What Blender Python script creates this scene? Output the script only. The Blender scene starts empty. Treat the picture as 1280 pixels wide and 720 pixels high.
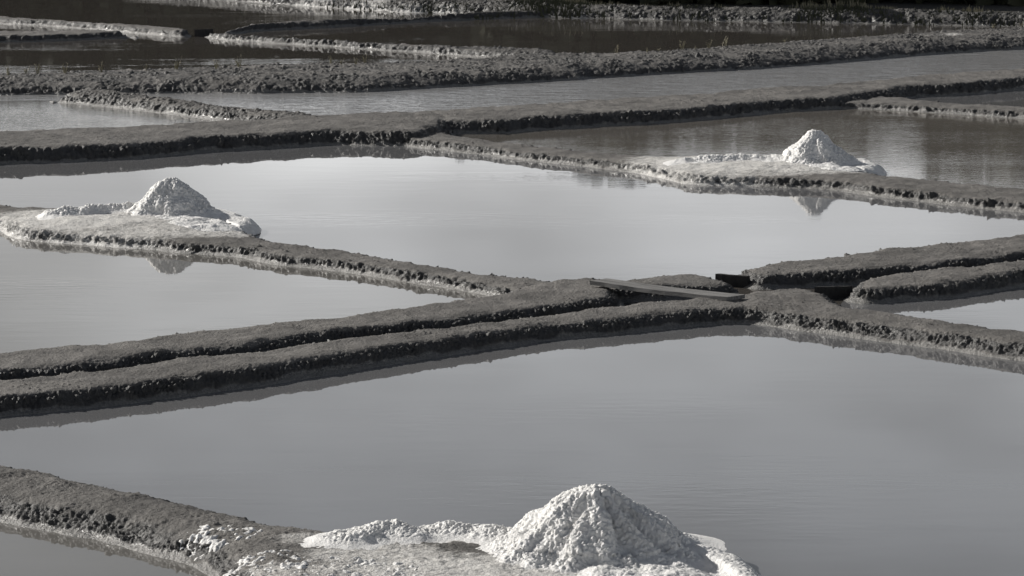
import bpy, math, random
import numpy as np
from mathutils import Vector

random.seed(7)
S = bpy.context.scene
COL = S.collection

# ------------------------------------------------------------------ camera
CAM_H, FOC, PITCH = 4.6, 4400.0, math.atan(630 / 4400)
cam = bpy.data.cameras.new('camera')
cam_o = bpy.data.objects.new('camera', cam)
COL.objects.link(cam_o)
cam.sensor_width = 36.0
cam.lens = FOC / 1280 * 36
cam.clip_start, cam.clip_end = 0.5, 8000
cam_o.location = (0, 0, CAM_H)
cam_o.rotation_euler = (math.pi / 2 - PITCH, 0, 0)
cam.dof.use_dof = True
cam.dof.focus_distance = 30
cam.dof.aperture_fstop = 32
S.camera = cam_o

# ------------------------------------------------------------------ world, sun, exposure
SUN_EL, SUN_AZ = math.radians(28), math.radians(-57)     # azimuth from +Y towards +X
SKY_STRENGTH, SUN_STRENGTH = 0.05, 5.0
HAZE = 25.5                                              # in the sky's own units, before SKY_STRENGTH
W = bpy.data.worlds.new('World')
S.world = W
W.use_nodes = True
wt = W.node_tree
wt.nodes.clear()


def N(t, kind, **kw):
    n = t.nodes.new(kind)
    for k, v in kw.items():
        if k == 'inp':
            for a, b in v.items():
                n.inputs[a].default_value = b
        else:
            setattr(n, k, v)
    return n


def ramp(t, src, stops, interp='LINEAR'):
    r = t.nodes.new('ShaderNodeValToRGB')
    e = r.color_ramp.elements
    while len(e) < len(stops):
        e.new(0.5)
    for k, (p, c) in enumerate(stops):
        e[k].position = p
        e[k].color = (c, c, c, 1) if not isinstance(c, tuple) else (*c, 1)
    r.color_ramp.interpolation = interp
    t.links.new(src, r.inputs[0])
    return r.outputs[0]


def math_(t, op, a, b=None):
    m = t.nodes.new('ShaderNodeMath')
    m.operation = op
    for k, v in enumerate((a, b)):
        if v is None:
            continue
        if isinstance(v, (int, float)):
            m.inputs[k].default_value = v
        else:
            t.links.new(v, m.inputs[k])
    return m.outputs[0]


def mixc(t, fac, a, b):
    m = t.nodes.new('ShaderNodeMix')
    m.data_type = 'RGBA'
    for k, v in ((0, fac), (6, a), (7, b)):
        if isinstance(v, tuple):
            m.inputs[k].default_value = (*v, 1)
        elif isinstance(v, (int, float)):
            m.inputs[k].default_value = v
        else:
            t.links.new(v, m.inputs[k])
    return m.outputs[2]


sky = N(wt, 'ShaderNodeTexSky', sky_type='NISHITA', sun_disc=False, sun_elevation=SUN_EL,
        sun_rotation=SUN_AZ, altitude=0, air_density=1.0, dust_density=2.2, ozone_density=1.0)
hs = N(wt, 'ShaderNodeHueSaturation', inp={'Saturation': 0.62, 'Value': 1.0})
wt.links.new(sky.outputs[0], hs.inputs['Color'])
# thin cloud: soft grey banks drifting over the whole sky
wc = N(wt, 'ShaderNodeTexCoord')
wm = N(wt, 'ShaderNodeMapping', inp={'Scale': (9.0, 9.0, 24.0), 'Location': (3.1, 0.4, 1.7)})
wt.links.new(wc.outputs['Generated'], wm.inputs[0])
wn = N(wt, 'ShaderNodeTexNoise', inp={'Scale': 1.0, 'Detail': 3.0, 'Roughness': 0.45})
wt.links.new(wm.outputs[0], wn.inputs['Vector'])
cl = ramp(wt, wn.outputs['Fac'], [(0.34, 0.68), (0.66, 1.18)])
vm = N(wt, 'ShaderNodeVectorMath', operation='MULTIPLY')
wt.links.new(hs.outputs[0], vm.inputs[0])
wt.links.new(cl, vm.inputs[1])
# bright haze lying along the whole horizon, thinning with height
wz = N(wt, 'ShaderNodeSeparateXYZ')
wt.links.new(wc.outputs['Generated'], wz.inputs[0])
zz = math_(wt, 'DIVIDE', math_(wt, 'MAXIMUM', wz.outputs['Z'], 0.0), 0.155)
hz = math_(wt, 'POWER', 2.718, math_(wt, 'MULTIPLY', math_(wt, 'MULTIPLY', zz, zz), -1.0))
hv = N(wt, 'ShaderNodeVectorMath', operation='SCALE', inp={0: (1.0, 0.988, 1.0)})
wt.links.new(math_(wt, 'MULTIPLY', math_(wt, 'MULTIPLY', hz, HAZE), cl), hv.inputs['Scale'])
va = N(wt, 'ShaderNodeVectorMath', operation='ADD')
wt.links.new(vm.outputs[0], va.inputs[0])
wt.links.new(hv.outputs[0], va.inputs[1])
bg = N(wt, 'ShaderNodeBackground', inp={'Strength': SKY_STRENGTH})
wt.links.new(va.outputs[0], bg.inputs[0])
wo = N(wt, 'ShaderNodeOutputWorld')
wt.links.new(bg.outputs[0], wo.inputs[0])

sun = bpy.data.lights.new('sun', 'SUN')
sun.energy, sun.angle, sun.color = SUN_STRENGTH, math.radians(0.5), (1.0, 0.965, 0.91)
sun_o = bpy.data.objects.new('sun', sun)
COL.objects.link(sun_o)
sdir = Vector((math.sin(SUN_AZ) * math.cos(SUN_EL), math.cos(SUN_AZ) * math.cos(SUN_EL), math.sin(SUN_EL)))
sun_o.rotation_euler = (-sdir).to_track_quat('-Z', 'Y').to_euler()
sun_o.location = (-30, 30, 40)
S.view_settings.view_transform = 'Standard'
S.view_settings.look = 'None'
S.view_settings.exposure = 0.0
S.view_settings.gamma = 1.0

# ------------------------------------------------------------------ helpers
CP, SP = math.cos(PITCH), math.sin(PITCH)


def at(px, py, z=0.0):
    """The point of the plane at height z that lies on the sight line of a photo pixel."""
    u, v = (px - 640) / FOC, (360 - py) / FOC
    d = (u, CP + v * SP, -SP + v * CP)
    t = (z - CAM_H) / d[2]
    return (d[0] * t, d[1] * t)


_rng = np.random.default_rng(11)
_PERM = np.concatenate([_rng.permutation(512)] * 3)
_G = _rng.normal(size=(512, 3))
_G /= np.linalg.norm(_G, axis=1)[:, None]
_G = _G.astype(np.float32)


_JIT = _rng.random((512, 4)).astype(np.float32)


def pn(x, y, z, seed=0):
    """3-D gradient noise, about -0.7 .. 0.7"""
    x = np.asarray(x, np.float32) + seed * 17.3
    y = np.asarray(y, np.float32) + seed * 5.1
    z = np.asarray(z, np.float32) + seed * 9.7
    xi, yi, zi = np.floor(x).astype(np.int32), np.floor(y).astype(np.int32), np.floor(z).astype(np.int32)
    xf, yf, zf = x - xi, y - yi, z - zi
    xi &= 511; yi &= 511; zi &= 511
    f = lambda t: t * t * t * (t * (t * 6 - 15) + 10)
    u, v, w = f(xf), f(yf), f(zf)
    out = 0
    for dx in (0, 1):
        a = _PERM[xi + dx]
        wx = u if dx else 1 - u
        for dy in (0, 1):
            b = _PERM[a + yi + dy]
            wy = v if dy else 1 - v
            for dz in (0, 1):
                g = _G[_PERM[b + zi + dz] & 511]
                wz = w if dz else 1 - w
                out = out + wx * wy * wz * (g[..., 0] * (xf - dx) + g[..., 1] * (yf - dy) + g[..., 2] * (zf - dz))
    return out


def clod(x, y, z, seed=0):
    """Cellular noise: rounded lumps parted by sharp creases, 0 in a crease .. 1 on a lump, lumps of unlike height."""
    x = np.asarray(x, np.float32) + seed * 13.7
    y = np.asarray(y, np.float32) + seed * 3.3
    z = np.asarray(z, np.float32) + seed * 7.9
    xi, yi, zi = np.floor(x).astype(np.int32), np.floor(y).astype(np.int32), np.floor(z).astype(np.int32)
    xf, yf, zf = x - xi, y - yi, z - zi
    best = np.full(x.shape, 9.0, np.float32); sec = best.copy(); hid = np.zeros(x.shape, np.float32)
    for dx in (-1, 0, 1):
        a = _PERM[(xi + dx) & 511]
        for dy in (-1, 0, 1):
            b = _PERM[a + ((yi + dy) & 511)]
            for dz in (-1, 0, 1):
                c = _PERM[b + ((zi + dz) & 511)] & 511
                g = _JIT[c]
                d = (dx + g[..., 0] - xf) ** 2 + (dy + g[..., 1] - yf) ** 2 + (dz + g[..., 2] - zf) ** 2
                m = d < best
                sec = np.where(m, best, np.minimum(sec, d))
                hid = np.where(m, g[..., 3], hid)
                best = np.where(m, d, best)
    e = np.sqrt(sec) - np.sqrt(best)
    return np.clip(e * 2.2, 0, 1) ** 0.6 * (0.35 + 0.65 * hid)


def lumps(x, y, z, seed=0):
    """Round grains heaped on each other: the upper hull of jittered balls, 0 .. 1."""
    x = np.asarray(x, np.float32) + seed * 11.7
    y = np.asarray(y, np.float32) + seed * 2.3
    z = np.asarray(z, np.float32) + seed * 8.9
    xi, yi, zi = np.floor(x).astype(np.int32), np.floor(y).astype(np.int32), np.floor(z).astype(np.int32)
    xf, yf, zf = x - xi, y - yi, z - zi
    out = np.zeros(x.shape, np.float32)
    for dx in (-1, 0, 1):
        a = _PERM[(xi + dx) & 511]
        for dy in (-1, 0, 1):
            b = _PERM[a + ((yi + dy) & 511)]
            for dz in (-1, 0, 1):
                g = _JIT[_PERM[b + ((zi + dz) & 511)] & 511]
                d = (dx + g[..., 0] - xf) ** 2 + (dy + g[..., 1] - yf) ** 2 + (dz + g[..., 2] - zf) ** 2
                r = 0.45 + 0.45 * g[..., 3]
                out = np.maximum(out, np.sqrt(np.maximum(r * r - d, 0)))
    return out


def sstep(a, b, x):
    t = np.clip((x - a) / (b - a), 0, 1)
    return t * t * (3 - 2 * t)


def seg_dist(X, Y, pts, closed):
    P = np.asarray(pts, np.float32)
    Q = np.roll(P, -1, 0) if closed else P[1:]
    P = P if closed else P[:-1]
    best = np.full(X.shape, 1e9, np.float32)
    for (ax, ay), (bx, by) in zip(P, Q):
        ex, ey = bx - ax, by - ay
        L = ex * ex + ey * ey + 1e-9
        t = np.clip(((X - ax) * ex + (Y - ay) * ey) / L, 0, 1)
        dx, dy = X - ax - t * ex, Y - ay - t * ey
        np.minimum(best, dx * dx + dy * dy, out=best)
    return np.sqrt(best)


def inside(X, Y, pts):
    r = np.zeros(X.shape, bool)
    n = len(pts)
    for k in range(n):
        (ax, ay), (bx, by) = pts[k], pts[(k + 1) % n]
        if ay == by:
            continue
        c = (ay > Y) != (by > Y)
        r ^= c & (X < (bx - ax) * (Y - ay) / (by - ay) + ax)
    return r


def smooth_poly(pts, n=2):
    """Chaikin corner cutting on a closed polygon, so that no bank has a kink."""
    P = np.asarray(pts, float)
    for _ in range(n):
        Q = np.roll(P, -1, 0)
        P = np.stack([P * 0.8 + Q * 0.2, P * 0.2 + Q * 0.8], 1).reshape(-1, 2)
    return [tuple(p) for p in P]


def grid_mesh(name, V, keep, mat, parent=None, attrs=None):
    """A mesh from a grid of points V[i, j, 3] with only the faces where keep[i, j] is true."""
    n, m = keep.shape[0] + 1, keep.shape[1] + 1
    idx = np.arange(n * m).reshape(n, m)
    F = np.stack([idx[:-1, :-1], idx[1:, :-1], idx[1:, 1:], idx[:-1, 1:]], -1)[keep]
    used, inv = np.unique(F, return_inverse=True)
    F = inv.reshape(-1, 4).astype(np.int32)
    P = V.reshape(-1, 3)[used].astype(np.float32)
    me = bpy.data.meshes.new(name)
    me.vertices.add(len(P))
    me.vertices.foreach_set('co', P.ravel())
    me.loops.add(F.size)
    me.loops.foreach_set('vertex_index', F.ravel())
    me.polygons.add(len(F))
    me.polygons.foreach_set('loop_start', np.arange(0, F.size, 4, dtype=np.int32))
    me.polygons.foreach_set('loop_total', np.full(len(F), 4, np.int32))
    me.polygons.foreach_set('use_smooth', np.ones(len(F), bool))
    for k, a in (attrs or {}).items():
        at_ = me.attributes.new(k, 'FLOAT', 'POINT')
        at_.data.foreach_set('value', a.ravel()[used].astype(np.float32))
    me.update(calc_edges=True)
    me.validate()
    me.materials.append(mat)
    o = bpy.data.objects.new(name, me)
    COL.objects.link(o)
    o.parent = parent
    return o


def py_mesh(name, verts, faces, mat, parent=None, smooth=False):
    me = bpy.data.meshes.new(name)
    me.from_pydata([tuple(v) for v in verts], [], faces)
    me.update()
    if smooth:
        me.polygons.foreach_set('use_smooth', [True] * len(me.polygons))
    me.materials.append(mat)
    o = bpy.data.objects.new(name, me)
    COL.objects.link(o)
    o.parent = parent
    return o


def tag(o, label, cat, group=None):
    o['label'], o['category'] = label, cat
    if group:
        o['group'] = group
    return o


def empty(name, loc=(0, 0, 0)):
    o = bpy.data.objects.new(name, None)
    COL.objects.link(o)
    o.location = loc
    o.empty_display_size = 0.1
    return o


# ------------------------------------------------------------------ materials
def new_mat(name):
    m = bpy.data.materials.new(name)
    m.use_nodes = True
    t = m.node_tree
    return m, t, t.nodes['Principled BSDF']


def noise(t, vec, scale, detail=3, rough=0.55):
    n = N(t, 'ShaderNodeTexNoise', inp={'Scale': scale, 'Detail': detail, 'Roughness': rough})
    t.links.new(vec, n.inputs['Vector'])
    return n.outputs['Fac']


def attr(t, name):
    return N(t, 'ShaderNodeAttribute', attribute_name=name).outputs['Fac']


def bump(t, h, dist, strength=1.0, prev=None):
    b = N(t, 'ShaderNodeBump', inp={'Strength': strength, 'Distance': dist})
    t.links.new(h, b.inputs['Height'])
    if prev is not None:
        t.links.new(prev, b.inputs['Normal'])
    return b.outputs[0]


def mud_material():
    m, t, p = new_mat('salt_marsh_mud')
    pos = N(t, 'ShaderNodeNewGeometry').outputs['Position']
    dry, salt, toe = attr(t, 'dry'), attr(t, 'salt'), attr(t, 'toe')
    n1, n2, n3 = noise(t, pos, 1.6, 6, 0.6), noise(t, pos, 14, 5, 0.65), noise(t, pos, 70, 3, 0.6)
    wet = mixc(t, n2, (0.032, 0.031, 0.030), (0.082, 0.079, 0.075))
    dryc = mixc(t, ramp(t, n2, [(0.3, 0.0), (0.7, 1.0)]), (0.122, 0.115, 0.106), (0.190, 0.179, 0.166))
    dryc = mixc(t, ramp(t, n1, [(0.42, 0.0), (0.62, 0.8)]), dryc, (0.082, 0.077, 0.071))
    dfac = math_(t, 'ADD', dry, math_(t, 'MULTIPLY', math_(t, 'SUBTRACT', n2, 0.5), 0.9))
    c = mixc(t, ramp(t, dfac, [(0.35, 0.0), (0.7, 1.0)]), wet, dryc)
    silt = mixc(t, ramp(t, n3, [(0.35, 0.0), (0.75, 1.0)]), (0.10, 0.097, 0.09), (0.27, 0.26, 0.245))
    tfac = math_(t, 'ADD', toe, math_(t, 'MULTIPLY', math_(t, 'SUBTRACT', n2, 0.5), 0.8))
    tf = ramp(t, tfac, [(0.35, 0.0), (0.75, 1.0)])
    c = mixc(t, tf, c, silt)
    sfac = math_(t, 'ADD', salt, math_(t, 'MULTIPLY', math_(t, 'SUBTRACT', n2, 0.5), 1.1))
    sfac = math_(t, 'ADD', sfac, math_(t, 'MULTIPLY', math_(t, 'SUBTRACT', n3, 0.5), 0.8))
    sf = ramp(t, sfac, [(0.30, 0.0), (0.85, 1.0)])
    c = mixc(t, sf, c, (0.66, 0.645, 0.615))
    t.links.new(c, p.inputs['Base Color'])
    r = math_(t, 'SUBTRACT', 0.86, math_(t, 'MULTIPLY', tf, 0.46))
    r = math_(t, 'SUBTRACT', r, math_(t, 'MULTIPLY', math_(t, 'SUBTRACT', 1.0, dry), 0.38))
    t.links.new(r, p.inputs['Roughness'])
    p.inputs['Specular IOR Level'].default_value = 0.5
    b = bump(t, noise(t, pos, 30, 5, 0.65), 0.016)
    b = bump(t, noise(t, pos, 95, 3, 0.65), 0.009, 1.0, b)
    t.links.new(b, p.inputs['Normal'])
    return m


def salt_material():
    m, t, p = new_mat('coarse_sea_salt')
    pos = N(t, 'ShaderNodeNewGeometry').outputs['Position']
    n1, n2 = noise(t, pos, 9, 4), noise(t, pos, 45, 4, 0.6)
    c = mixc(t, ramp(t, n1, [(0.4, 0.0), (0.75, 1.0)]), (0.86, 0.85, 0.83), (0.74, 0.73, 0.705))
    c = mixc(t, ramp(t, n2, [(0.58, 0.0), (0.8, 0.4)]), c, (0.66, 0.645, 0.62))
    t.links.new(c, p.inputs['Base Color'])
    p.inputs['Roughness'].default_value = 0.55
    b = bump(t, noise(t, pos, 60, 4, 0.6), 0.009)
    b = bump(t, noise(t, pos, 170, 3, 0.65), 0.005, 1.0, b)
    t.links.new(b, p.inputs['Normal'])
    return m


def water_material(name, ripple, base, scale=9.0, cover=(0.4, 0.65), rough=0.02):
    m, t, p = new_mat(name)
    pos = N(t, 'ShaderNodeNewGeometry').outputs['Position']
    mp = N(t, 'ShaderNodeMapping', inp={'Scale': (0.32, 1.0, 1.0), 'Rotation': (0, 0, math.radians(-8))})
    t.links.new(pos, mp.inputs[0])
    w1 = noise(t, mp.outputs[0], scale, 3, 0.55)
    w2 = noise(t, mp.outputs[0], scale * 0.25, 2, 0.5)
    mm = N(t, 'ShaderNodeMapping', inp={'Scale': (0.16, 0.42, 1.0)})
    t.links.new(pos, mm.inputs[0])
    mask = ramp(t, noise(t, mm.outputs[0], 1.0, 3, 0.5), [(cover[0], 0.0), (cover[1], 1.0)])
    mask = math_(t, 'ADD', math_(t, 'MULTIPLY', mask, 1.0), 0.04)
    h = math_(t, 'ADD', math_(t, 'MULTIPLY', math_(t, 'MULTIPLY', w1, mask), ripple), math_(t, 'MULTIPLY', w2, ripple * 0.25))
    t.links.new(bump(t, h, 0.1), p.inputs['Normal'])
    silt = mixc(t, noise(t, mm.outputs[0], 3.0, 4), base, tuple(x * 1.25 for x in base))
    t.links.new(silt, p.inputs['Base Color'])
    p.inputs['Roughness'].default_value = rough
    p.inputs['IOR'].default_value = 1.333
    return m


def wood_material(name, c0, c1):
    m, t, p = new_mat(name)
    tc = N(t, 'ShaderNodeTexCoord').outputs['Object']
    mp = N(t, 'ShaderNodeMapping', vector_type='TEXTURE', inp={'Scale': (0.5, 0.022, 0.05), 'Rotation': (0, 0, math.radians(-41))})
    t.links.new(tc, mp.inputs[0])
    n = noise(t, mp.outputs[0], 1.0, 5, 0.65)
    t.links.new(mixc(t, ramp(t, n, [(0.3, 0.0), (0.7, 1.0)]), c0, c1), p.inputs['Base Color'])
    p.inputs['Roughness'].default_value = 0.8
    t.links.new(bump(t, n, 0.006), p.inputs['Normal'])
    return m


def leaf_material(name, c0, c1):
    m, t, p = new_mat(name)
    pos = N(t, 'ShaderNodeNewGeometry').outputs['Position']
    t.links.new(mixc(t, noise(t, pos, 1.7, 3), c0, c1), p.inputs['Base Color'])
    p.inputs['Roughness'].default_value = 0.75
    return m


MUD = mud_material()
SALT = salt_material()
CALM = water_material('still_pond_water', 0.010, (0.131, 0.131, 0.134), 11, (0.5, 0.72))
LAP = water_material('lapping_pond_water', 0.022, (0.140, 0.134, 0.124), 11, (0.52, 0.7))
RIPPLE = water_material('ruffled_pond_water', 0.26, (0.27, 0.268, 0.265), 6, (0.05, 0.3), 0.03)
FRET = water_material('fretted_pond_water', 0.06, (0.12, 0.118, 0.112), 13, (0.2, 0.5), 0.02)
STIR = water_material('stirred_pond_water', 0.017, (0.125, 0.115, 0.102), 16, (0.2, 0.6), 0.035)
BROWN = water_material('dark_pond_water', 0.05, (0.066, 0.060, 0.054), 8, (0.48, 0.66))
PLANK = wood_material('weathered_board', (0.085, 0.083, 0.080), (0.235, 0.23, 0.222))
TARRED = wood_material('soaked_black_board', (0.016, 0.015, 0.015), (0.034, 0.032, 0.030))
LEAF = leaf_material('dark_leaf', (0.030, 0.034, 0.018), (0.062, 0.064, 0.036))
STRAW = leaf_material('dry_grass_blade', (0.20, 0.185, 0.125), (0.33, 0.30, 0.21))
BARK = wood_material('bark', (0.05, 0.045, 0.04), (0.10, 0.09, 0.08))

# ------------------------------------------------------------------ ground sheet and water
m_, t_, p_ = new_mat('marsh_ground')
pos_ = N(t_, 'ShaderNodeNewGeometry').outputs['Position']
t_.links.new(mixc(t_, noise(t_, pos_, 0.6, 5), (0.05, 0.047, 0.042), (0.10, 0.094, 0.084)), p_.inputs['Base Color'])
p_.inputs['Roughness'].default_value = 0.9
o = py_mesh('ground', [(-3000, -500, -.12), (3000, -500, -.12), (3000, 5000, -.12), (-3000, 5000, -.12)], [(0, 1, 2, 3)], m_)
o['kind'] = 'structure'

B1m = [(-260, 562), (0, 632), (150, 660), (230, 690), (330, 735), (600, 765), (900, 830), (1400, 950)]
B2fm = [(-260, 562), (0, 509), (300, 476), (600, 433), (800, 403), (930, 393)]
A3m = [(930, 393), (1000, 406), (1100, 426), (1280, 446), (1700, 495)]
A1m = [(-400, 235), (-150, 262), (0, 279), (60, 288), (175, 298), (344, 322), (520, 348), (602, 361), (690, 374)]
B2bm = [(-260, 520), (0, 476), (300, 440), (500, 411), (690, 374)]
B3Lm = [(-400, 215), (0, 196), (160, 189), (320, 178), (430, 172), (500, 168)]
B3Rm = [(500, 168), (640, 160), (720, 153), (880, 142), (1000, 132), (1060, 127), (1140, 117), (1280, 107), (1500, 92)]
A2m = [(500, 168), (560, 180), (640, 193), (790, 210), (830, 214), (890, 222), (960, 225), (1085, 237), (1160, 245), (1280, 257), (1500, 277), (1640, 290)]
A4m = [(1060, 127), (1135, 135), (1210, 141), (1280, 146), (1500, 162)]
B4m = [(-400, 120), (0, 113), (320, 108), (640, 94), (740, 91), (960, 79), (1160, 63), (1280, 57), (1500, 45)]
A6m = [(258, 44), (320, 50), (445, 57), (520, 62), (595, 68), (640, 78), (640, 94)]
B5m = [(258, 44), (320, 35), (445, 29), (520, 24), (640, 19)]
B7m = [(640, 19), (800, 18), (960, 21), (1280, 28), (1500, 36)]
A7m = [(-400, 8), (0, 25), (120, 32), (230, 41), (258, 44)]
B6m = [(-400, 52), (0, 47), (120, 44), (200, 44), (258, 44)]
R1m = [(1640, 290), (1280, 322), (1100, 338), (950, 352), (860, 362), (782, 366), (690, 374)]
R2m = [(1064, 366), (1150, 358), (1280, 346), (1700, 305)]


def pond(name, pts, mat):
    o = py_mesh(name, [(*at(*q), 0.0) for q in pts], [tuple(range(len(pts)))], mat)
    o['kind'] = 'structure'
    return o


pond('pond', B2fm + A3m[1:] + [(2600, 1200)] + B1m[:0:-1], CALM)
pond('pond', B1m[:6] + [(250, 900), (-900, 900), (-900, 480)], LAP)
pond('pond', A1m + B2bm[-2::-1] + [(-400, 545)], LAP)
pond('pond', B3Lm + A2m[1:] + R1m[1:] + A1m[-2::-1], CALM)
pond('pond', R2m + [(1700, 495)] + A3m[-2:1:-1] + [(1040, 392)], CALM)
# the ditch between the two strands of the middle bank
pond('ditch_water', B2bm + R1m[-2::-1] + R2m[::-1] + [(1040, 392), (930, 393)] + B2fm[-2::-1], BROWN)
pond('pond', B3Rm[:6] + A4m[1:] + A2m[-2:0:-1], STIR)
pond('pond', B3Rm[5:] + A4m[:0:-1], CALM)
A5m = [(-400, 131), (63, 126), (140, 127), (250, 139), (330, 149), (400, 156)]
pond('pond', B4m + B3Rm[::-1] + [(430, 172)] + A5m[::-1], RIPPLE)
pond('pond', A5m + B3Lm[-2::-1], FRET)
pond('pond', B6m + A6m[1:] + B4m[2::-1], BROWN)
pond('pond', A6m + B4m[4:] + B7m[::-1] + B5m[-2:0:-1], BROWN)
pond('pond', A7m + B5m[1:] + [(560, 10), (420, 0), (250, -10), (-400, -30)], BROWN)
pond('pond', A7m + B6m[-2::-1], BROWN)

# ------------------------------------------------------------------ mud banks
BANKS = []


def bank(name, label, h, back, front, cell, slope=1.0, toe=0.035, rough=1.0, push=0.13, all=0.0):
    """back: pixels of the far shoulder against the water behind; front: pixels of the near waterline."""
    P = [at(x, y) for x, y in front]
    for x, y in back[::-1]:
        a = at(x, y, h * 0.85)
        P.append((a[0], a[1] + push))
    BANKS.append(dict(name=name, label=label, h=h, poly=smooth_poly(P), cell=cell, slope=slope, toe=toe, rough=rough, all=all))


bank('mud_bank', 'near mud bank at lower left widening into the platform under the nearest salt heap', 0.16,
     [(-190, 534), (-40, 565), (0, 573), (150, 604), (300, 639), (400, 659), (440, 662), (520, 661), (640, 664), (760, 672), (850, 690), (905, 712), (960, 745), (1100, 790)],
     [(-190, 605), (-60, 640), (0, 652), (100, 672), (200, 697), (243, 708), (258, 719), (262, 735), (300, 765), (450, 800), (700, 830), (950, 860), (1120, 880)],
     0.0085, slope=1.7, all=0.25)
bank('mud_bank', 'nearer strand of the double mud bank left of the plank, along the front pond', 0.132,
     [(-150, 497), (0, 477), (100, 467), (200, 452), (300, 443), (400, 428), (500, 416), (600, 404), (700, 393), (800, 380), (860, 373), (930, 368), (985, 370)],
     [(-150, 543), (0, 521), (60, 517), (160, 506), (320, 483), (400, 472), (511, 453), (642, 433), (700, 425), (800, 415), (900, 406), (950, 404), (1000, 412)],
     0.0092)
bank('mud_bank', 'farther strand of the double mud bank running left from the upper end of the plank', 0.135,
     [(-150, 462), (0, 441), (130, 429), (187, 423), (300, 408), (420, 396), (507, 384), (582, 375), (640, 361), (680, 351), (720, 349), (748, 349), (772, 353)],
     [(-150, 512), (0, 488), (100, 477), (200, 463), (300, 453), (400, 438), (500, 426), (600, 414), (700, 402), (760, 394), (786, 384)],
     0.0092)
bank('mud_bank', 'mud bank falling to the right edge from the lower end of the plank', 0.135,
     [(905, 369), (940, 365), (962, 362), (1010, 361), (1032, 363), (1050, 373), (1066, 387), (1130, 393), (1200, 404), (1280, 414), (1430, 436)],
     [(925, 406), (945, 405), (1000, 414), (1060, 422), (1150, 434), (1210, 442), (1280, 452), (1430, 472)],
     0.0092, toe=0.045)
bank('mud_mound', 'short mud mound behind the plank and left of the upper sluice board', 0.13,
     [(742, 354), (775, 352), (800, 349), (812, 346), (840, 343), (862, 343), (888, 345), (908, 350), (928, 358), (938, 365)],
     [(752, 380), (800, 378), (850, 377), (900, 375), (945, 371)], 0.0095, push=0.10)
bank('mud_bank', 'upper strand of mud bank rising to the right edge beyond the upper sluice board', 0.14,
     [(919, 339), (930, 335), (960, 330), (1010, 325), (1060, 319), (1100, 313), (1130, 310), (1200, 304), (1280, 294), (1430, 277)],
     [(926, 359), (940, 362), (960, 363), (990, 362), (1040, 360), (1100, 356), (1200, 346), (1280, 336), (1430, 320)], 0.0115)
bank('mud_bank', 'lower strand of mud bank rising to the right edge beyond the lower sluice board', 0.13,
     [(1056, 355), (1068, 352), (1085, 349), (1150, 340), (1200, 336), (1280, 327), (1430, 309)],
     [(1056, 377), (1067, 379), (1080, 381), (1105, 380), (1130, 377), (1170, 375), (1200, 371), (1240, 365), (1280, 358), (1430, 338)], 0.0115)
bank('mud_bank', 'mud bank from the left edge under the left salt heap down to the double bank', 0.10,
     [(-190, 238), (-40, 251), (0, 256), (30, 260), (60, 261), (150, 262), (220, 266), (270, 275), (300, 288), (330, 301), (400, 311), (500, 326), (600, 342), (640, 348), (700, 352)],
     [(-190, 268), (-30, 281), (0, 288), (16, 296), (31, 301), (94, 306), (175, 311), (234, 317), (281, 321), (344, 330), (400, 338), (445, 343), (520, 355), (570, 362), (602, 368), (640, 380), (720, 395)],
     0.012, toe=0.045)
bank('mud_bank', 'long thin mud bank crossing the middle distance under the right salt heap', 0.105,
     [(500, 152), (560, 168), (640, 180), (700, 187), (760, 193), (800, 197), (850, 198), (900, 196), (960, 196), (1020, 201), (1070, 212), (1104, 222), (1150, 225), (1200, 230), (1280, 238), (1430, 252)],
     [(470, 172), (478, 181), (532, 186), (595, 193), (640, 199), (715, 207), (790, 216), (820, 221), (852, 230), (890, 233), (960, 234), (1035, 237), (1085, 244), (1160, 254), (1210, 259), (1280, 266), (1430, 282)],
     0.0145, toe=0.045)
bank('mud_bank', 'thick mud bank with a shadowed face behind the left salt heap, reaching the left edge', 0.195,
     [(-170, 176), (0, 165), (50, 164), (90, 162), (150, 159), (200, 157), (250, 154), (320, 150), (360, 146), (440, 143), (500, 141), (550, 139)],
     [(-170, 215), (0, 206), (100, 202), (160, 199), (240, 192), (320, 187), (380, 183), (430, 181), (500, 184), (548, 181), (578, 164)],
     0.0155)
bank('mud_bank', 'mud bank with a shadowed face rising right behind the right salt heap', 0.18,
     [(500, 141), (560, 138), (640, 133), (700, 129), (760, 125), (850, 119), (900, 116), (960, 111), (1040, 106), (1120, 97), (1200, 91), (1280, 87), (1430, 76)],
     [(500, 175), (548, 168), (600, 168), (640, 166), (720, 160), (800, 156), (880, 150), (960, 142), (1000, 139), (1060, 136), (1110, 128), (1140, 122), (1210, 119), (1280, 112), (1430, 100)],
     0.0165)
bank('mud_bank', 'thin low mud bank at right edge with a pale waterline, behind the dark pond', 0.09,
     [(1080, 120), (1130, 124), (1185, 129), (1230, 132), (1280, 135), (1430, 145)],
     [(1040, 136), (1072, 136), (1135, 139), (1210, 144), (1280, 149), (1430, 159)], 0.017, toe=0.05)
bank('mud_spit', 'pointed mud spit at upper left ending in open water with a pale waterline', 0.15,
     [(66, 120), (80, 115), (105, 111), (140, 113), (187, 119), (250, 127), (300, 135), (330, 138), (400, 143)],
     [(59, 126), (70, 128), (100, 131), (150, 136), (200, 142), (250, 148), (275, 152), (330, 158), (400, 160)], 0.0135, slope=1.3, toe=0.035, rough=0.85, all=0.65)
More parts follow.
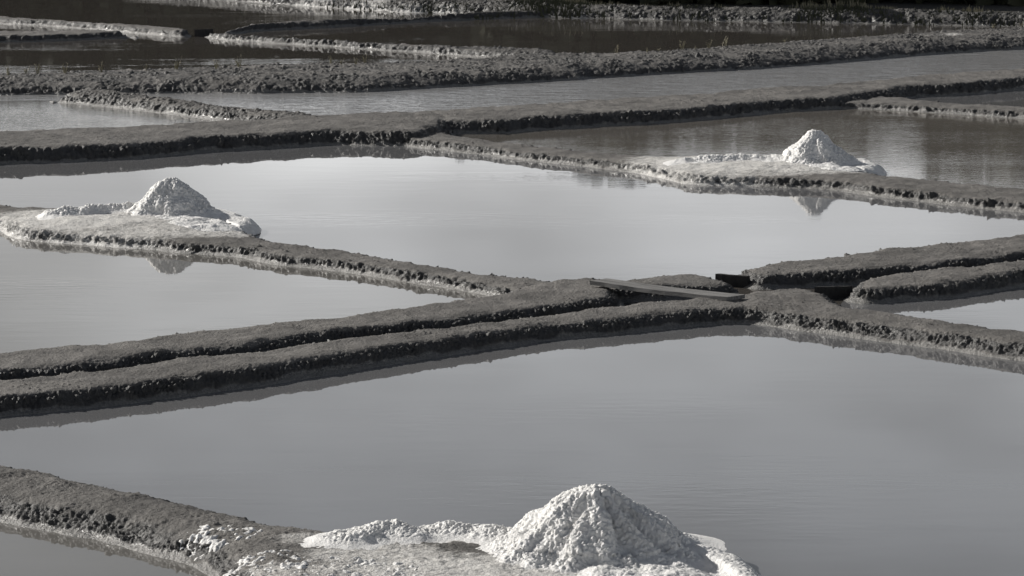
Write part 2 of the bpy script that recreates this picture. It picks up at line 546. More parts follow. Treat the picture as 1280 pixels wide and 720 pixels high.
bank('mud_bank', 'broad cloddy mud bank crossing the whole width above the ruffled channel', 0.21,
     [(-160, 96), (0, 92), (125, 88), (212, 85), (320, 81), (420, 79), (495, 77), (570, 73), (640, 68), (700, 66), (740, 66), (800, 64), (860, 60), (960, 53), (1030, 48), (1100, 43), (1160, 39), (1240, 35), (1280, 34), (1430, 28)],
     [(-160, 121), (0, 119), (187, 117), (320, 117), (420, 116), (470, 115), (545, 110), (640, 105), (740, 99), (840, 92), (960, 86), (1060, 78), (1160, 69), (1235, 64), (1280, 62), (1430, 55)],
     0.0178, slope=2.2, rough=0.85, all=0.7)
bank('mud_bank', 'low mud bank slanting down from the far black sluice board to the broad cloddy bank', 0.12,
     [(268, 41), (320, 45), (420, 51), (520, 57), (640, 60), (700, 63)],
     [(254, 46), (262, 49), (320, 53), (445, 61), (520, 66), (595, 72), (700, 82)], 0.022, toe=0.035, all=0.8)
bank('mud_bank', 'dark far mud bank slanting up to the grassy bank right of the far sluice board', 0.14,
     [(268, 37), (320, 29), (445, 24), (507, 21), (570, 17), (640, 14), (700, 12)],
     [(264, 44), (290, 43), (320, 39), (445, 33), (520, 28), (640, 23), (700, 22)], 0.025)
bank('mud_bank', 'low mud bank with a pale waterline at top left, left of the far sluice board', 0.12,
     [(-160, 13), (0, 21), (60, 25), (120, 29), (180, 32), (236, 37)],
     [(-160, 22), (0, 30), (60, 33), (120, 37), (180, 43), (225, 47), (243, 46)], 0.024, toe=0.045)
bank('mud_spit', 'dark narrow mud spit from the left edge in front of the pale top left bank', 0.12,
     [(-160, 43), (0, 40), (60, 39), (120, 38), (150, 39), (170, 43)],
     [(-160, 55), (0, 53), (60, 52), (120, 49), (160, 48), (176, 46)], 0.024)
fa = [at(1500, -40), at(150, -48)]
bank('mud_bank', 'farthest bank along the top with scrubby grass and pale patches by the water', 0.24,
     [(150, -40), (400, -16), (560, -6), (640, 0), (700, 3), (800, 7), (960, 10), (1120, 12), (1280, 16), (1430, 20)],
     [(150, -9), (250, -3), (320, 5), (380, 8), (440, 12), (500, 16), (560, 17), (620, 20), (640, 22), (720, 23), (800, 25), (960, 28), (1100, 30), (1180, 32), (1280, 34), (1430, 40)],
     0.020, slope=1.8, rough=0.9, toe=0.012, all=0.9)

for b in BANKS:
    A = np.array(b['poly'])
    b['lo'], b['hi'] = A.min(0) - 0.3, A.max(0) + 0.3

# salt dust lying on the mud: (pixel x, pixel y, height, radius across, radius in depth, strength)
DUST = []
for px, py, z, rx, ry, s in [
        (560, 712, .17, 1.05, 0.62, .55), (470, 690, .17, .55, .42, .42), (400, 668, .17, .35, .25, .30), (335, 712, .17, .36, .3, .34), (760, 715, .17, .9, .55, .6),
        (860, 720, .17, .5, .5, .7), (600, 665, .17, .7, .3, .5),
        (110, 276, .12, 1.25, 1.0, .55), (40, 270, .12, .6, .7, .42), (200, 287, .12, .9, .8, .38), (110, 292, .12, 1.2, .45, .38), (275, 290, .12, .5, .5, .4),
        (900, 207, .1, 1.3, 1.5, .52), (1010, 213, .1, 1.2, .8, .5), (960, 217, .1, 1.3, .5, .32), (830, 203, .1, .6, .9, .4), (880, 228, .03, .9, .5, .35),
        (500, 14, .05, .8, .8, .45), (445, 10, .05, .9, .8, .4), (380, 6, .05, .8, .8, .4), (553, 15, .05, .5, .8, .35), (725, 20, .1, .4, 1.2, .3), (1192, 43, .2, .22, .4, .3), (1165, 44, .2, .4, .4, .05)]:
    a = at(px, py, z)
    DUST.append((a[0], a[1], rx * 1.1, ry * 1.1, min(1.0, s + 0.30)))


def profile(d, b):
    """Height of a bank at distance d inside its waterline: wet toe, steep cloddy side, rounded top."""
    h, toe = b['h'], b['toe']
    run = b['slope'] * h
    z = np.where(d < 0, d * 0.8, 0)
    ti = np.clip(d / 0.07, 0, 1)
    z = z + toe * ti * (1.5 - 0.5 * ti)
    q = np.clip((d - 0.04) / (run * 1.5), 0, 1)
    z = z + (h - toe) * (1 - (1 - q) ** 2.4)
    return z


RISE = [(*at(150, 276, .16), 1.9, 1.5, .5), (*at(60, 275, .12), 1.2, 1.2, .2), (*at(985, 207, .13), 1.9, 1.6, .45)]


def base_height(X, Y, only=None):
    """Smooth union of all banks; also the highest of the other banks, for bank number `only`."""
    lo = np.array([X.min(), Y.min()]); hi = np.array([X.max(), Y.max()])
    H = np.full(X.shape, -0.5, np.float32); own = H.copy(); oth = H.copy(); D = H - 1
    # the outlines wander a little
    wx, wy = X + 0.09 * pn(X * 1.5, Y * 1.5, 0 * X, 1) + 0.018 * pn(X * 8, Y * 8, 0 * X, 2), Y + 0.11 * pn(X * 1.5, Y * 1.5, 0 * X, 3) + 0.02 * pn(X * 8, Y * 8, 0 * X, 4)
    for k, b in enumerate(BANKS):
        if (b['lo'] > hi).any() or (b['hi'] < lo).any():
            continue
        m = (X > b['lo'][0]) & (X < b['hi'][0]) & (Y > b['lo'][1]) & (Y < b['hi'][1])
        if not m.any():
            continue
        x, y = wx[m], wy[m]
        d = seg_dist(x, y, b['poly'], True)
        d = np.where(inside(x, y, b['poly']), d, -d)
        up = sum(r_[4] * np.exp(-(((X[m] - r_[0]) / r_[2]) ** 2 + ((Y[m] - r_[1]) / r_[3]) ** 2) ** 2) for r_ in RISE)
        z = profile(d, b) * (1 + np.where(d > 0, up * np.clip(d / 0.65, 0, 1), 0) + np.where(d > 0.05, 0.12, 0) * pn(X[m] * 0.9, Y[m] * 0.9, 0 * x, 31))
        full = np.full(X.shape, -0.5, np.float32); full[m] = z
        dd = np.full(X.shape, -1, np.float32); dd[m] = d
        kk = 0.04
        t = np.clip(0.5 + 0.5 * (full - H) / kk, 0, 1)
        H = H * (1 - t) + full * t + kk * t * (1 - t)
        D = np.maximum(D, dd)
        if k == only:
            own = full
        else:
            oth = np.maximum(oth, full)
    return H, own, oth, D


def relief(X, Y, H, Nz, cell, b):
    side = sstep(0.97, 0.82, Nz)
    edge = sstep(0.98, 0.88, Nz)
    wob = pn(X * 6, Y * 6, H * 6, 9)
    slow = pn(X * 1.1, Y * 1.1, 0 * X, 15)
    toe = 1 - sstep(0.018, 0.056, H + 0.045 * wob + 0.035 * slow)
    up = sstep(0.012, 0.06, H + 0.03 * wob)
    big = pn(X * 3.1, Y * 3.1, H * 3.1, 8)
    edge = np.clip(edge * (0.8 + 0.7 * pn(X * 5, Y * 5, H * 5, 14)), 0, 1)
    w = np.maximum(np.maximum(side, 0.8 * edge), b['all'] * (0.7 + 0.6 * big)) * up
    f = max(1.0, cell / 0.0085)                    # far clods are kept to what their mesh can carry
    c1 = np.zeros_like(X); c2 = np.zeros_like(X)
    m = w > 0.02
    if m.any():
        q = 0.35 * pn(X[m] * 9, Y[m] * 9, H[m] * 9, 10)
        c1[m] = clod(X[m] * 23 / f + q, Y[m] * 23 / f - q, H[m] * 25 / f, 5)
        c2[m] = clod(X[m] * 46 / f + q, Y[m] * 46 / f, H[m] * 46 / f, 6)
    c3 = pn(X * 52 / f, Y * 52 / f, H * 52 / f, 7)
    g1 = pn(X * 8, Y * 8, H * 8, 12)
    clods = ((c1 - 0.42) * 0.032 + (c2 - 0.42) * 0.026 + c3 * 0.010 + g1 * 0.022) * min(f, 1.7) * 0.95
    amp = w * (0.62 + 1.2 * np.clip(big + 0.3, 0, 1)) * b['rough']
    flat = np.clip(1 - w, 0, 1) * up
    disp = clods * amp + flat * (big * 0.026 + g1 * 0.014 + c3 * 0.007 + 0.05 * np.maximum(0, c3 - 0.30) * sstep(-0.1, 0.3, slow + 0.6 * big)) + toe * (c3 * 0.007 + g1 * 0.006)
    dry = np.clip(1.0 - w * 0.95 + 0.45 * pn(X * 1.3, Y * 3, H, 13) + 0.25 * g1, 0, 1)
    return disp, dry, toe


total = 0
for k, b in enumerate(BANKS):
    P = np.array(b['poly'])
    c = P.mean(0)
    u, s_, vt = np.linalg.svd(P - c, full_matrices=False)
    ax = vt[0]; ay = np.array([-ax[1], ax[0]])
    L = (P - c) @ np.stack([ax, ay], 1)
    l0, l1 = L.min(0) - 0.16, L.max(0) + 0.16
    cell = b['cell'] * 1.06
    a = np.arange(l0[0], l1[0] + cell, cell); e = np.arange(l0[1], l1[1] + cell, cell)
    # process in slabs along the bank to keep only what is needed
    Aa, Ee = np.meshgrid(a, e, indexing='ij')
    X = (c[0] + Aa * ax[0] + Ee * ay[0]).astype(np.float32)
    Y = (c[1] + Aa * ax[1] + Ee * ay[1]).astype(np.float32)
    # rough reject on a coarse mask
    st = 8
    Xc, Yc = X[::st, ::st], Y[::st, ::st]
    dc = seg_dist(Xc, Yc, b['poly'], True)
    okc = inside(Xc, Yc, b['poly']) | (dc < 0.2 + cell * st)
    ok = np.repeat(np.repeat(okc, st, 0), st, 1)[:X.shape[0], :X.shape[1]]
    ix = np.where(ok)
    xs, ys = X[ix], Y[ix]
    Hs, own, oth, D = base_height(xs, ys, k)
    H = np.full(X.shape, -0.5, np.float32); H[ix] = Hs
    ga, ge = np.gradient(H, cell)
    gx = (ga * ax[0] + ge * ay[0])[ix]; gy = (ga * ax[1] + ge * ay[1])[ix]
    gm = np.sqrt(gx * gx + gy * gy); lim = np.minimum(1, 2.2 / np.maximum(gm, 1e-6)); gx *= lim; gy *= lim
    nz = 1 / np.sqrt(1 + gx * gx + gy * gy)
    nx, ny = -gx * nz, -gy * nz
    disp, dry, toe = relief(xs, ys, Hs, nz, cell, b)
    salt = np.zeros_like(xs)
    for (dx, dy, rx, ry, sst) in DUST:
        q = ((xs - dx) / rx) ** 2 + ((ys - dy) / ry) ** 2
        salt = np.maximum(salt, sst * sstep(1.0, 0.15, q))
    salt = salt * (0.75 + 0.25 * dry)
    low = np.where((oth > own - 0.05) & (k > 0), 0.004, 0.0)
    V = np.zeros((*X.shape, 3), np.float32)
    V[..., 0], V[..., 1], V[..., 2] = X, Y, -0.5
    V[ix] = np.stack([xs + nx * disp, ys + ny * disp, Hs + nz * disp - low], 1)
    kp = np.zeros(X.shape, bool)
    kp[ix] = (own > oth - 0.02) & (own > -0.10)
    keep = kp[:-1, :-1] & kp[1:, :-1] & kp[1:, 1:] & kp[:-1, 1:]
    full = lambda v: (lambda z: (z.__setitem__(ix, v), z)[1])(np.zeros(X.shape, np.float32))
    o = grid_mesh(b['name'], V, keep, MUD, None, {'dry': full(dry), 'salt': full(salt), 'toe': full(toe)})
    tag(o, b['label'], 'mud bank')
    total += len(o.data.polygons)


def ground_z(x, y):
    return float(base_height(np.array([[x]], np.float32), np.array([[y]], np.float32))[0][0, 0])


# ------------------------------------------------------------------ salt
def field(name, mat, parent, x0, x1, y0, y1, cell, fn, zbase, amp, lo, seed, origin):
    """A heightfield of salt: fn(X, Y) is the height above zbase; lumps are pushed out along the normal."""
    a = np.arange(x0, x1 + cell, cell); e = np.arange(y0, y1 + cell, cell)
    X, Y = np.meshgrid(a, e, indexing='ij')
    X = X.astype(np.float32); Y = Y.astype(np.float32)
    H = fn(X, Y)
    ga, ge = np.gradient(H, cell)
    nz = 1 / np.sqrt(1 + ga * ga + ge * ge)
    nx, ny = -ga * nz, -ge * nz
    q = sstep(-0.01, 0.05, H)
    c0 = pn(X * 5, Y * 5, H * 5, seed)
    c1 = np.abs(pn(X * 14, Y * 14, H * 14, seed + 1)) * 1.8
    c2 = np.abs(pn(X * 30, Y * 30, H * 30, seed + 2)) * 1.8
    c3 = np.abs(pn(X * 62, Y * 62, H * 62, seed + 3)) * 1.8
    w_ = 0.3 * c0
    k1 = lumps(X * 44 + w_, Y * 44 - w_, H * 44, seed + 4)
    k2 = pn(X * 75, Y * 75, H * 75, seed + 5)
    c9 = pn(X * 10, Y * 10, H * 10, seed + 6)
    d = amp * q * (c0 * 0.058 + c9 * 0.020 + (k1 - 0.5) * 0.018 * (0.9 + 0.9 * c9) + (0.4 - c1) * 0.009 + (0.4 - c2) * 0.013 + k2 * 0.013)
    V = np.stack([X + nx * d - origin[0], Y + ny * d - origin[1], zbase + H + nz * d - origin[2]], -1)
    kp = H > lo
    keep = kp[:-1, :-1] & kp[1:, :-1] & kp[1:, 1:] & kp[:-1, 1:]
    return grid_mesh(name, V, keep, mat, parent)


def cone(cx, cy, R, Hh, top, warp, gullies, seed):
    def fn(X, Y):
        dx, dy = X - cx, Y - cy
        th = np.arctan2(dy, dx)
        r = np.sqrt(dx * dx + dy * dy)
        k = 1 + warp * pn(np.cos(th) * 1.6, np.sin(th) * 1.6, r * 0.6, seed) + 0.16 * pn(np.cos(th) * 4, np.sin(th) * 4, r * 1.5, seed + 1)
        r2 = r / k
        u = np.clip((r2 - top) / (R - top), -0.6, 1.6)
        z = Hh * (1 - u)
        z = Hh - np.log1p(np.exp(np.clip((Hh - z) / 0.022, -30, 30))) * 0.022 + 0.012    # rounded top
        # flared foot
        z = np.where(u > 0.78, Hh * 0.22 * np.exp(-(u - 0.78) / 0.22) + (z - Hh * (1 - np.minimum(u, 0.78))) * (u < 0.78) - 0.02 * (u - 0.78) * 2, z)
        for (ang, w, dep) in gullies:
            da = (th - ang + math.pi) % (2 * math.pi) - math.pi
            z = z - dep * np.exp(-(da / w) ** 2) * sstep(0.05, 0.2, r2) * sstep(R * 0.95, R * 0.6, r2)
        return np.where(r2 < R * 1.35, z, -0.2).astype(np.float32)
    return fn


def slab(poly, h, edge):
    P = smooth_poly(poly)

    def fn(X, Y):
        d = seg_dist(X, Y, P, True)
        wob = 0.04 * pn(X * 7, Y * 7, 0 * X, 21)
        d = np.where(inside(X, Y, P), d, -d) + wob
        q = np.clip(d / edge, 0, 1)
        z = h * (1 - (1 - q) ** 2.5)
        G = base_height(X, Y)[0]
        z = np.minimum(z, np.maximum(h, 0)) * sstep(0.12, 0.02, G) + np.where(G > 0.02, (G + (0.03 + .03 * pn(X * 9, Y * 9, 0 * X, 22)) * np.clip(d / 0.22, 0, 1) ** .6 - 0.004), 0) * sstep(0.02, 0.12, G)
        return np.where(d > 0, z, -0.2).astype(np.float32)
    return fn


def ridge(line, h, w, seed, zb):
    def fn(X, Y):
        d = seg_dist(X, Y, line, False) / w
        k = 0.9 + 0.45 * pn(X * 4, Y * 4, 0 * X, seed)
        d = np.minimum(d, 1.6)
        G = base_height(X, Y)[0]
        return np.where(G > 0.06, h * k * (1.35 * np.exp(-1.3 * d * d) - 0.3) + 0.014 * pn(X * 10, Y * 10, 0 * X, seed + 3) - 0.012 + G - zb, -0.2).astype(np.float32)
    return fn


def salt_heap(label, centre, zb, R, Hh, top, cell, apron_px, apron_z, ridge_px, rw, rh, warp, gullies, seed):
    cx, cy = at(*centre, zb)
    org = (cx, cy, zb)
    root = empty('salt_heap', org)
    tag(root, label, 'salt heap', 'heaps of harvested sea salt on the banks')
    m = R * 1.4
    field('heap', SALT, root, cx - m, cx + m, cy - m, cy + m, cell, cone(cx, cy, R, Hh, top, warp, gullies, seed), zb - 0.02, 1.0, -0.03, seed, org)
    ap = [at(x, y, z) for x, y, z in apron_px]
    A = np.array(ap)
    field('apron', SALT, root, A[:, 0].min() - .1, A[:, 0].max() + .1, A[:, 1].min() - .1, A[:, 1].max() + .1, cell * 1.2,
          slab(ap, apron_z, 0.20), 0.0, 0.42, -0.05, seed + 20, org)
    rl = [at(x, y, zb) for x, y in ridge_px]
    A = np.array(rl)
    field('side_ridge', SALT, root, A[:, 0].min() - .4, A[:, 0].max() + .4, A[:, 1].min() - .4, A[:, 1].max() + .4, cell,
          ridge(rl, rh, rw, seed + 40, zb), zb, 0.9, -0.06, seed + 30, org)
    return root


salt_heap('largest and nearest white salt heap, at the bottom edge with furrows down its side', (742, 684), 0.165, 0.61, 0.362, 0.12, 0.0052,
          [(740, 684, .16), (800, 668, .16), (828, 664, .15), (885, 678, .13), (908, 694, .1), (945, 724, .0), (990, 770, 0), (900, 790, .12), (780, 770, .16), (700, 725, .16)], 0.175,
          [(430, 672), (500, 668), (550, 664), (600, 666), (660, 676)], 0.27, 0.070, 0.22,
          [(-1.15, 0.13, 0.085), (-0.62, 0.15, 0.10), (-1.95, 0.1, 0.03)], 50)
salt_heap('white salt heap at left on its own muddy platform, mirrored in the pond below', (216, 263), 0.165, 0.50, 0.35, 0.085, 0.007,
          [(205, 262, .1), (250, 260, .1), (283, 262, .12), (312, 270, .1), (322, 277, .08), (330, 287, .0), (320, 296, 0), (287, 298, .06), (240, 291, .11), (190, 280, .11)], 0.13,
          [(70, 268), (110, 265), (150, 262), (190, 262)], 0.24, 0.085, 0.2, [(-0.5, 0.2, 0.05), (-1.5, 0.12, 0.02)], 60)
salt_heap('smallest and farthest white salt heap, at right in front of the dark pond', (1017, 201), 0.14, 0.50, 0.37, 0.04, 0.008,
          [(1010, 202, .1), (1035, 198, .1), (1062, 196, .1), (1094, 201, .1), (1105, 207, .08), (1110, 219, .0), (1100, 224, 0), (1060, 221, .08), (1010, 215, .1)], 0.125,
          [(850, 202), (880, 202), (910, 200), (950, 199), (990, 201)], 0.26, 0.06, 0.14, [(-0.7, 0.2, 0.04), (-1.6, 0.2, 0.02)], 70)


def salt_patch(label, spots, h, seed):
    zb = 0.155
    cx, cy = at(*spots[0][:2], zb)
    pts = [(*at(x, y, zb), r) for x, y, r in spots]
    A = np.array(pts)

    def fn(X, Y):
        z = np.full(X.shape, -0.2, np.float32)
        for (x, y, r) in pts:
            z = np.maximum(z, h * (1 - ((X - x) ** 2 + ((Y - y) * 0.8) ** 2) / (r * r)))
        z = np.minimum(z, h * 0.3) * 0.6 - 0.010 + (0.026 * pn(X * 9, Y * 9, 0 * X, seed) + 0.030 * pn(X * 24, Y * 24, 0 * X, seed + 5)) * (z > -0.1)
        return z.astype(np.float32)
    a = np.arange(A[:, 0].min() - .3, A[:, 0].max() + .3, 0.007); e = np.arange(A[:, 1].min() - .35, A[:, 1].max() + .35, 0.007)
    X, Y = np.meshgrid(a, e, indexing='ij'); X = X.astype(np.float32); Y = Y.astype(np.float32)
    H = fn(X, Y)
    G = base_height(X, Y)[0]
    d = (lumps(X * 44, Y * 44, 0 * X, seed + 1) - .5) * 0.018 + pn(X * 70, Y * 70, 0 * X, seed + 2) * 0.008
    V = np.stack([X, Y, G + H + d], -1)
    kp = H > -0.012
    o = grid_mesh('salt_patch', V, kp[:-1, :-1] & kp[1:, :-1] & kp[1:, 1:] & kp[:-1, 1:], SALT)
    tag(o, label, 'salt patch')


salt_patch('small patch of white salt clods on the bare mud slope left of the nearest heap', [(250, 664, .13), (275, 666, .14), (298, 666, .12), (262, 671, .1)], 0.035, 81)
salt_patch('white salt crust at the bottom edge beside the corner of the lower left pond', [(300, 704, .18), (330, 700, .2), (350, 702, .14), (280, 712, .14)], 0.035, 84)
salt_patch('streak of white salt crust at the bottom edge between two bare muddy spots', [(400, 712, .2), (440, 710, .22), (480, 712, .16)], 0.02, 87)

# ------------------------------------------------------------------ boards
def prism(name, corners, up, mat, parent=None, bow=0.012):
    """A board from four corners of one face and a thickness vector, with edges a little worn and bowed."""
    n = 9
    A, B, C, D = (Vector(c) for c in corners)
    up = Vector(up)
    rnd = random.Random(5)
    vs, fs = [], []
    for i in range(n + 1):
        t = i / n
        j = Vector((rnd.uniform(-.004, .004), rnd.uniform(-.004, .004), rnd.uniform(-.002, .002) - bow * math.sin(t * math.pi)))
        p, q = A.lerp(B, t) + j, D.lerp(C, t) + j * 0.8
        vs += [p, q, q - up, p - up]
    for i in range(n):
        for e in range(4):
            a, b = i * 4 + e, i * 4 + (e + 1) % 4
            fs.append((a, a + 4, b + 4, b))
    fs += [(0, 1, 2, 3), (n * 4 + 3, n * 4 + 2, n * 4 + 1, n * 4)]
    o = py_mesh(name, vs, fs, mat, parent)
    return o


def w3(px, py, z):
    return (*at(px, py, z), z)


root = empty('plank_bridge', w3(836, 362, 0.2))
tag(root, 'grey weathered plank laid slanting across the ditch between the banks', 'plank')
L0 = Vector(root.location)
zL, zR = 0.19, 0.168
fl, fr, br, bl = Vector(w3(737, 351.0, zL)), Vector(w3(908, 371.0, zR)), Vector(w3(931, 368.4, zR)), Vector(w3(758, 348.5, zL))
mid0, mid1 = fl.lerp(bl, 0.52), fr.lerp(br, 0.52)
g0, g1 = fl.lerp(bl, 0.55), fr.lerp(br, 0.55)
prism('board', [fl - L0, fr - L0, mid1 - L0, mid0 - L0], (0, 0, 0.036), PLANK, root)
prism('board', [g0 - L0, g1 - L0, br - L0 + Vector((0, 0, .004)), bl - L0 + Vector((0, 0, .004))], (0, 0, 0.034), PLANK, root)


def sluice(label, quad, thick):
    """An upright board set in the mud: quad = two top corners and two bottom corners (x, y, z)."""
    root = empty('sluice_board', quad[3])
    tag(root, label, 'sluice board')
    o = Vector(root.location)
    prism('board', [Vector(q) - o for q in quad], thick, TARRED, root, 0.0)
    return root


a, b = Vector(w3(894, 342.5, .11)), Vector(w3(933, 345, .11))
sluice('upright black sluice board closing the gap just beyond the plank', [a, b, (b.x + .02, b.y, -.1), (a.x, a.y, -.1)], (-.03, -.03, 0))
a, b = Vector(w3(1018, 359, .11)), Vector(w3(1061, 357.5, .11))
sluice('upright black sluice board at the left end of the lower right strand', [a, b, (b.x + .03, b.y, -.1), (a.x, a.y, -.1)], (-.03, -.03, 0))
a, b = Vector(w3(243, 37, .13)), Vector(w3(264, 36, .14))
sluice('tiny far black sluice board where two thin banks meet at upper left', [a, b, (b.x + .02, b.y, -.1), (a.x, a.y, -.1)], (-.03, -.03, 0))

# ------------------------------------------------------------------ reeds and grass
def tuft_mesh(name, n, height, spread, seed):
    rnd = random.Random(seed)
    vs, fs = [], []
    for _ in range(n):
        x, y = rnd.gauss(0, spread), rnd.gauss(0, spread)
        h = height * rnd.uniform(.45, 1)
        lx, ly = rnd.gauss(0, .18) * h, rnd.gauss(0, .18) * h
        a = rnd.uniform(0, math.pi)
        w = 0.03
        cx, cy = math.cos(a) * w, math.sin(a) * w
        k = len(vs)
        vs += [(x - cx, y - cy, -.02), (x + cx, y + cy, -.02), (x + lx * .4 + cx * .8, y + ly * .4 + cy * .8, h * .55),
               (x + lx * .4 - cx * .8, y + ly * .4 - cy * .8, h * .55), (x + lx, y + ly, h)]
        fs += [(k, k + 1, k + 2, k + 3), (k + 3, k + 2, k + 4)]
        for _s in range(rnd.randint(2, 5)):       # small leaves up the stem
            t = rnd.uniform(.3, 1)
            px_, py_, pz = x + lx * t, y + ly * t, h * t
            b_ = rnd.uniform(0, 6.28); l = rnd.uniform(.07, .16)
            k = len(vs)
            vs += [(px_, py_, pz), (px_ + math.cos(b_) * l, py_ + math.sin(b_) * l, pz + l * .8), (px_ + math.cos(b_ + .7) * l * .7, py_ + math.sin(b_ + .7) * l * .7, pz + l * .2)]
            fs.append((k, k + 1, k + 2))
    me = bpy.data.meshes.new(name)
    me.from_pydata(vs, [], fs)
    me.update()
    me.materials.append(STRAW)
    return me


WHERE = [(0, 100, 'by the dark water at the left edge'), (100, 400, 'behind the pointed mud spit'),
         (400, 700, 'at the tip of a dark wedge pond'), (700, 845, 'before the long dark far pond'),
         (845, 1100, 'before the dark pond at upper right'), (1100, 1300, 'near the top right corner')]
ORD = ['first', 'second', 'third', 'fourth', 'fifth', 'sixth', 'seventh']
TUFTS = [tuft_mesh('dry_weed', 9, 1.0, 0.06, s) for s in range(5)]
spots = [(222, 85, 18), (272, 84, 13), (300, 83, 15), (184, 87, 9), (414, 79, 12), (427, 79, 9), (446, 79, 10), (457, 78, 11), (128, 88, 14),
         (12, 92, 14), (34, 91, 12), (50, 91, 15), (84, 90, 13), (770, 65, 12), (808, 64, 7), (822, 63, 6), (853, 60, 15), (886, 59, 11),
         (905, 57, 14), (868, 60, 6), (979, 51, 7), (1240, 34, 9), (1275, 33, 8)]
for i, (px, py, hp) in enumerate(spots):
    z = 0.2
    x, y = at(px, py + 1, z)
    y -= 0.2
    z = max(ground_z(x, y), 0.02)
    o = bpy.data.objects.new('dry_weed', TUFTS[i % 5])
    COL.objects.link(o)
    o.location = (x, y, z)
    s = hp / FOC * y
    o.scale = (s * 1.2, s * 1.2, s)
    o.rotation_euler.z = i * 1.3
    for n_, (xa, xb, where) in enumerate(WHERE):
        if xa <= px < xb:
            mates = sorted(q_[0] for q_ in spots if xa <= q_[0] < xb)
            tag(o, 'thin pale dry weed ' + where + ', ' + ORD[mates.index(px)] + ' from left', 'weed', 'dry weeds along the broad cloddy bank')


def scrub(name, n, pts, spread, hmin, hmax, mat, seed):
    """Grass and low scrub along a line of pixels, as one object."""
    rnd = random.Random(seed)
    vs, fs = [], []
    W3 = [at(x, y, .2) for x, y in pts]
    seg = [math.dist(W3[i], W3[i + 1]) for i in range(len(W3) - 1)]
    XY = []
    for _ in range(n):
        i = rnd.choices(range(len(seg)), seg)[0]
        t = rnd.random()
        x = W3[i][0] * (1 - t) + W3[i + 1][0] * t
        y = W3[i][1] * (1 - t) + W3[i + 1][1] * t + rnd.uniform(*spread)
        XY.append((x, y))
    A = np.array(XY, np.float32)
    Z0 = np.maximum(base_height(A[:, :1], A[:, 1:])[0][:, 0], 0.0)
    for _, (x, y) in enumerate(XY):
        if Z0[_] < 0.03:
            continue
        z = Z0[_]
        cl = max(0.05, 0.5 + 0.9 * math.sin(x * 1.7) * math.sin(x * .63 + 1) + rnd.uniform(-.3, .3))
        h = rnd.uniform(hmin, hmax) * cl
        for _b in range(5):
            a = rnd.uniform(0, 6.28); l = h * rnd.uniform(.5, 1)
            w = .022
            bx, by = x + rnd.gauss(0, .06), y + rnd.gauss(0, .06)
            k = len(vs)
            vs += [(bx - w, by, z - .1), (bx + w, by, z - .1), (bx + math.cos(a) * l * .4, by + math.sin(a) * l * .4, z + l)]
            fs.append((k, k + 1, k + 2))
    o = py_mesh(name, vs, fs, mat)
    o['kind'] = 'stuff'
    return o


far = [(300, -18), (480, -10), (640, 2), (700, 4), (800, 8), (960, 11), (1120, 13), (1280, 17), (1430, 21)]
scrub('bank_grass', 1500, far, (-0.3, .4), .03, .22, STRAW, 3)
scrub('bank_scrub', 4200, [(400, 2), (500, 5), (580, 8), (640, 10), (720, 12), (800, 14), (960, 17), (1120, 20), (1280, 24), (1430, 29)], (-1.2, 1.4), .02, .13, LEAF, 4)

# meadow beyond the farthest bank
q = [(*at(x, y, .2), .14) for x, y in [(150, -38), (400, -14), (640, 2), (800, 9), (960, 12), (1280, 18), (1500, 23)]]
o = py_mesh('meadow', [(q[0][0] - 60, q[0][1] + 20, .14)] + q + [(q[-1][0] + 60, q[-1][1], .14), (300, 600, .14), (-300, 600, .14)], [tuple(range(len(q) + 4))], m_)
o['kind'] = 'structure'

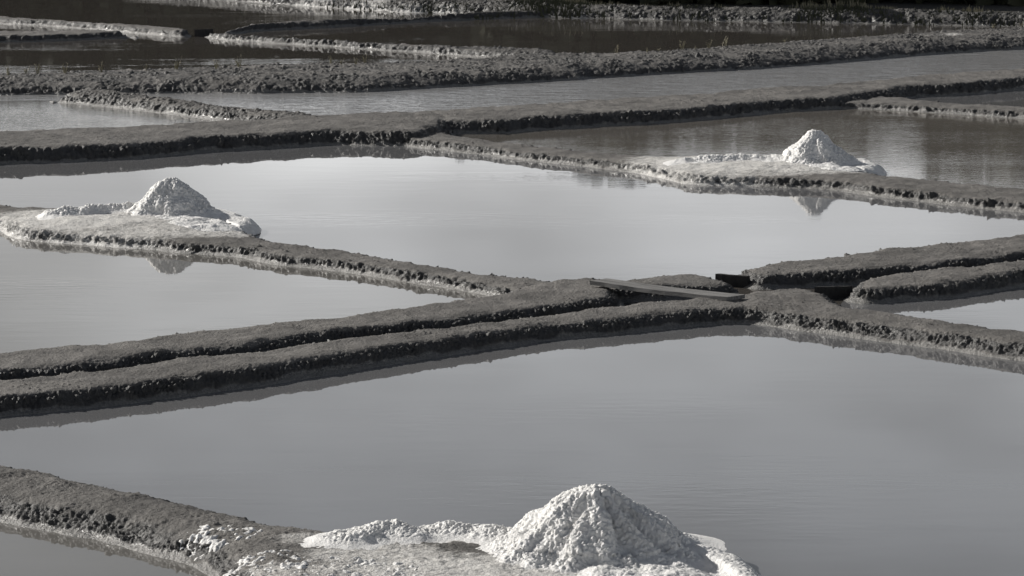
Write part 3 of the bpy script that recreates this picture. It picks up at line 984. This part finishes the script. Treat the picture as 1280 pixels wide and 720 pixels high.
# ------------------------------------------------------------------ wood beyond the meadow (its shade and its mirror image are what the photograph shows)
def woodland():
    rnd = random.Random(9)
    top = [(-300, 104), (0, 106), (250, 106), (400, 108), (436, 150), (440, 208), (446, 150), (452, 110), (545, 116), (566, 200), (580, 215), (590, 150), (602, 240), (612, 180), (626, 204), (650, 210), (668, 200), (690, 215), (700, 224), (760, 220), (860, 208), (960, 206), (1090, 204), (1130, 214), (1180, 228), (1230, 238), (1290, 230), (1400, 235), (1600, 215)]
    vs, fs = [], []

    def leaf(p, s):
        a, b_ = rnd.uniform(0, 6.28), rnd.uniform(-1.2, 1.2)
        u = Vector((math.cos(a), math.sin(a), 0)) * s
        v = Vector((-math.sin(a) * math.sin(b_), math.cos(a) * math.sin(b_), math.cos(b_))) * s
        k = len(vs)
        vs.extend([p - u - v * .6, p + u * .8 - v, p + u + v * .7, p - u * .7 + v])
        fs.append((k, k + 1, k + 2, k + 3))
    DD = 73.2
    px = -300.0
    while px < 1600:
        i = max(j for j in range(len(top)) if top[j][0] <= px)
        j = min(i + 1, len(top) - 1)
        t = 0 if j == i else (px - top[i][0]) / (top[j][0] - top[i][0])
        yy = top[i][1] * (1 - t) + top[j][1] * t
        th = (yy + 270) / FOC
        d = DD + rnd.uniform(-.6, 4) + (16 if px < 640 else 0)
        h = math.tan(th) * (d - CAM_H / th) * (rnd.uniform(.78, 1.03) if px > 690 else rnd.uniform(.92, 1.04))
        x = (px - 640) / FOC * d
        # trunk
        k = len(vs)
        for z, r in ((0, .12), (h * .7, .05)):
            for e in range(5):
                vs.append(Vector((x + r * math.cos(e * 1.257), d + r * math.sin(e * 1.257), z + .1)))
        for e in range(5):
            fs.append((k + e, k + (e + 1) % 5, k + 5 + (e + 1) % 5, k + 5 + e))
        w = max(.4, h * (.26 if px > 690 else .12))
        clumps = [(x + rnd.gauss(0, w * .6), d + rnd.gauss(0, w * .6), h * rnd.uniform(.06, .92), w * rnd.uniform(.35, .65)) for _ in range(16)]
        for (cx, cy, cz, cr) in clumps:
            cr = min(cr, max(.15, h - cz))
            for _ in range(22):
                p = Vector((rnd.gauss(0, 1), rnd.gauss(0, 1), rnd.gauss(0, 1)))
                p = p.normalized() * cr * rnd.uniform(.5, 1)
                leaf(Vector((cx, cy, max(.15, cz) )) + p, rnd.uniform(.11, .25))
        for _ in range(60):
            leaf(Vector((x + rnd.gauss(0, .5), d + rnd.uniform(-.9, .6), rnd.uniform(.1, 1.1))), rnd.uniform(.09, .2))
        px += rnd.uniform(4, 11)
    o = py_mesh('woodland', vs, fs, LEAF)
    o['kind'] = 'stuff'


woodland()
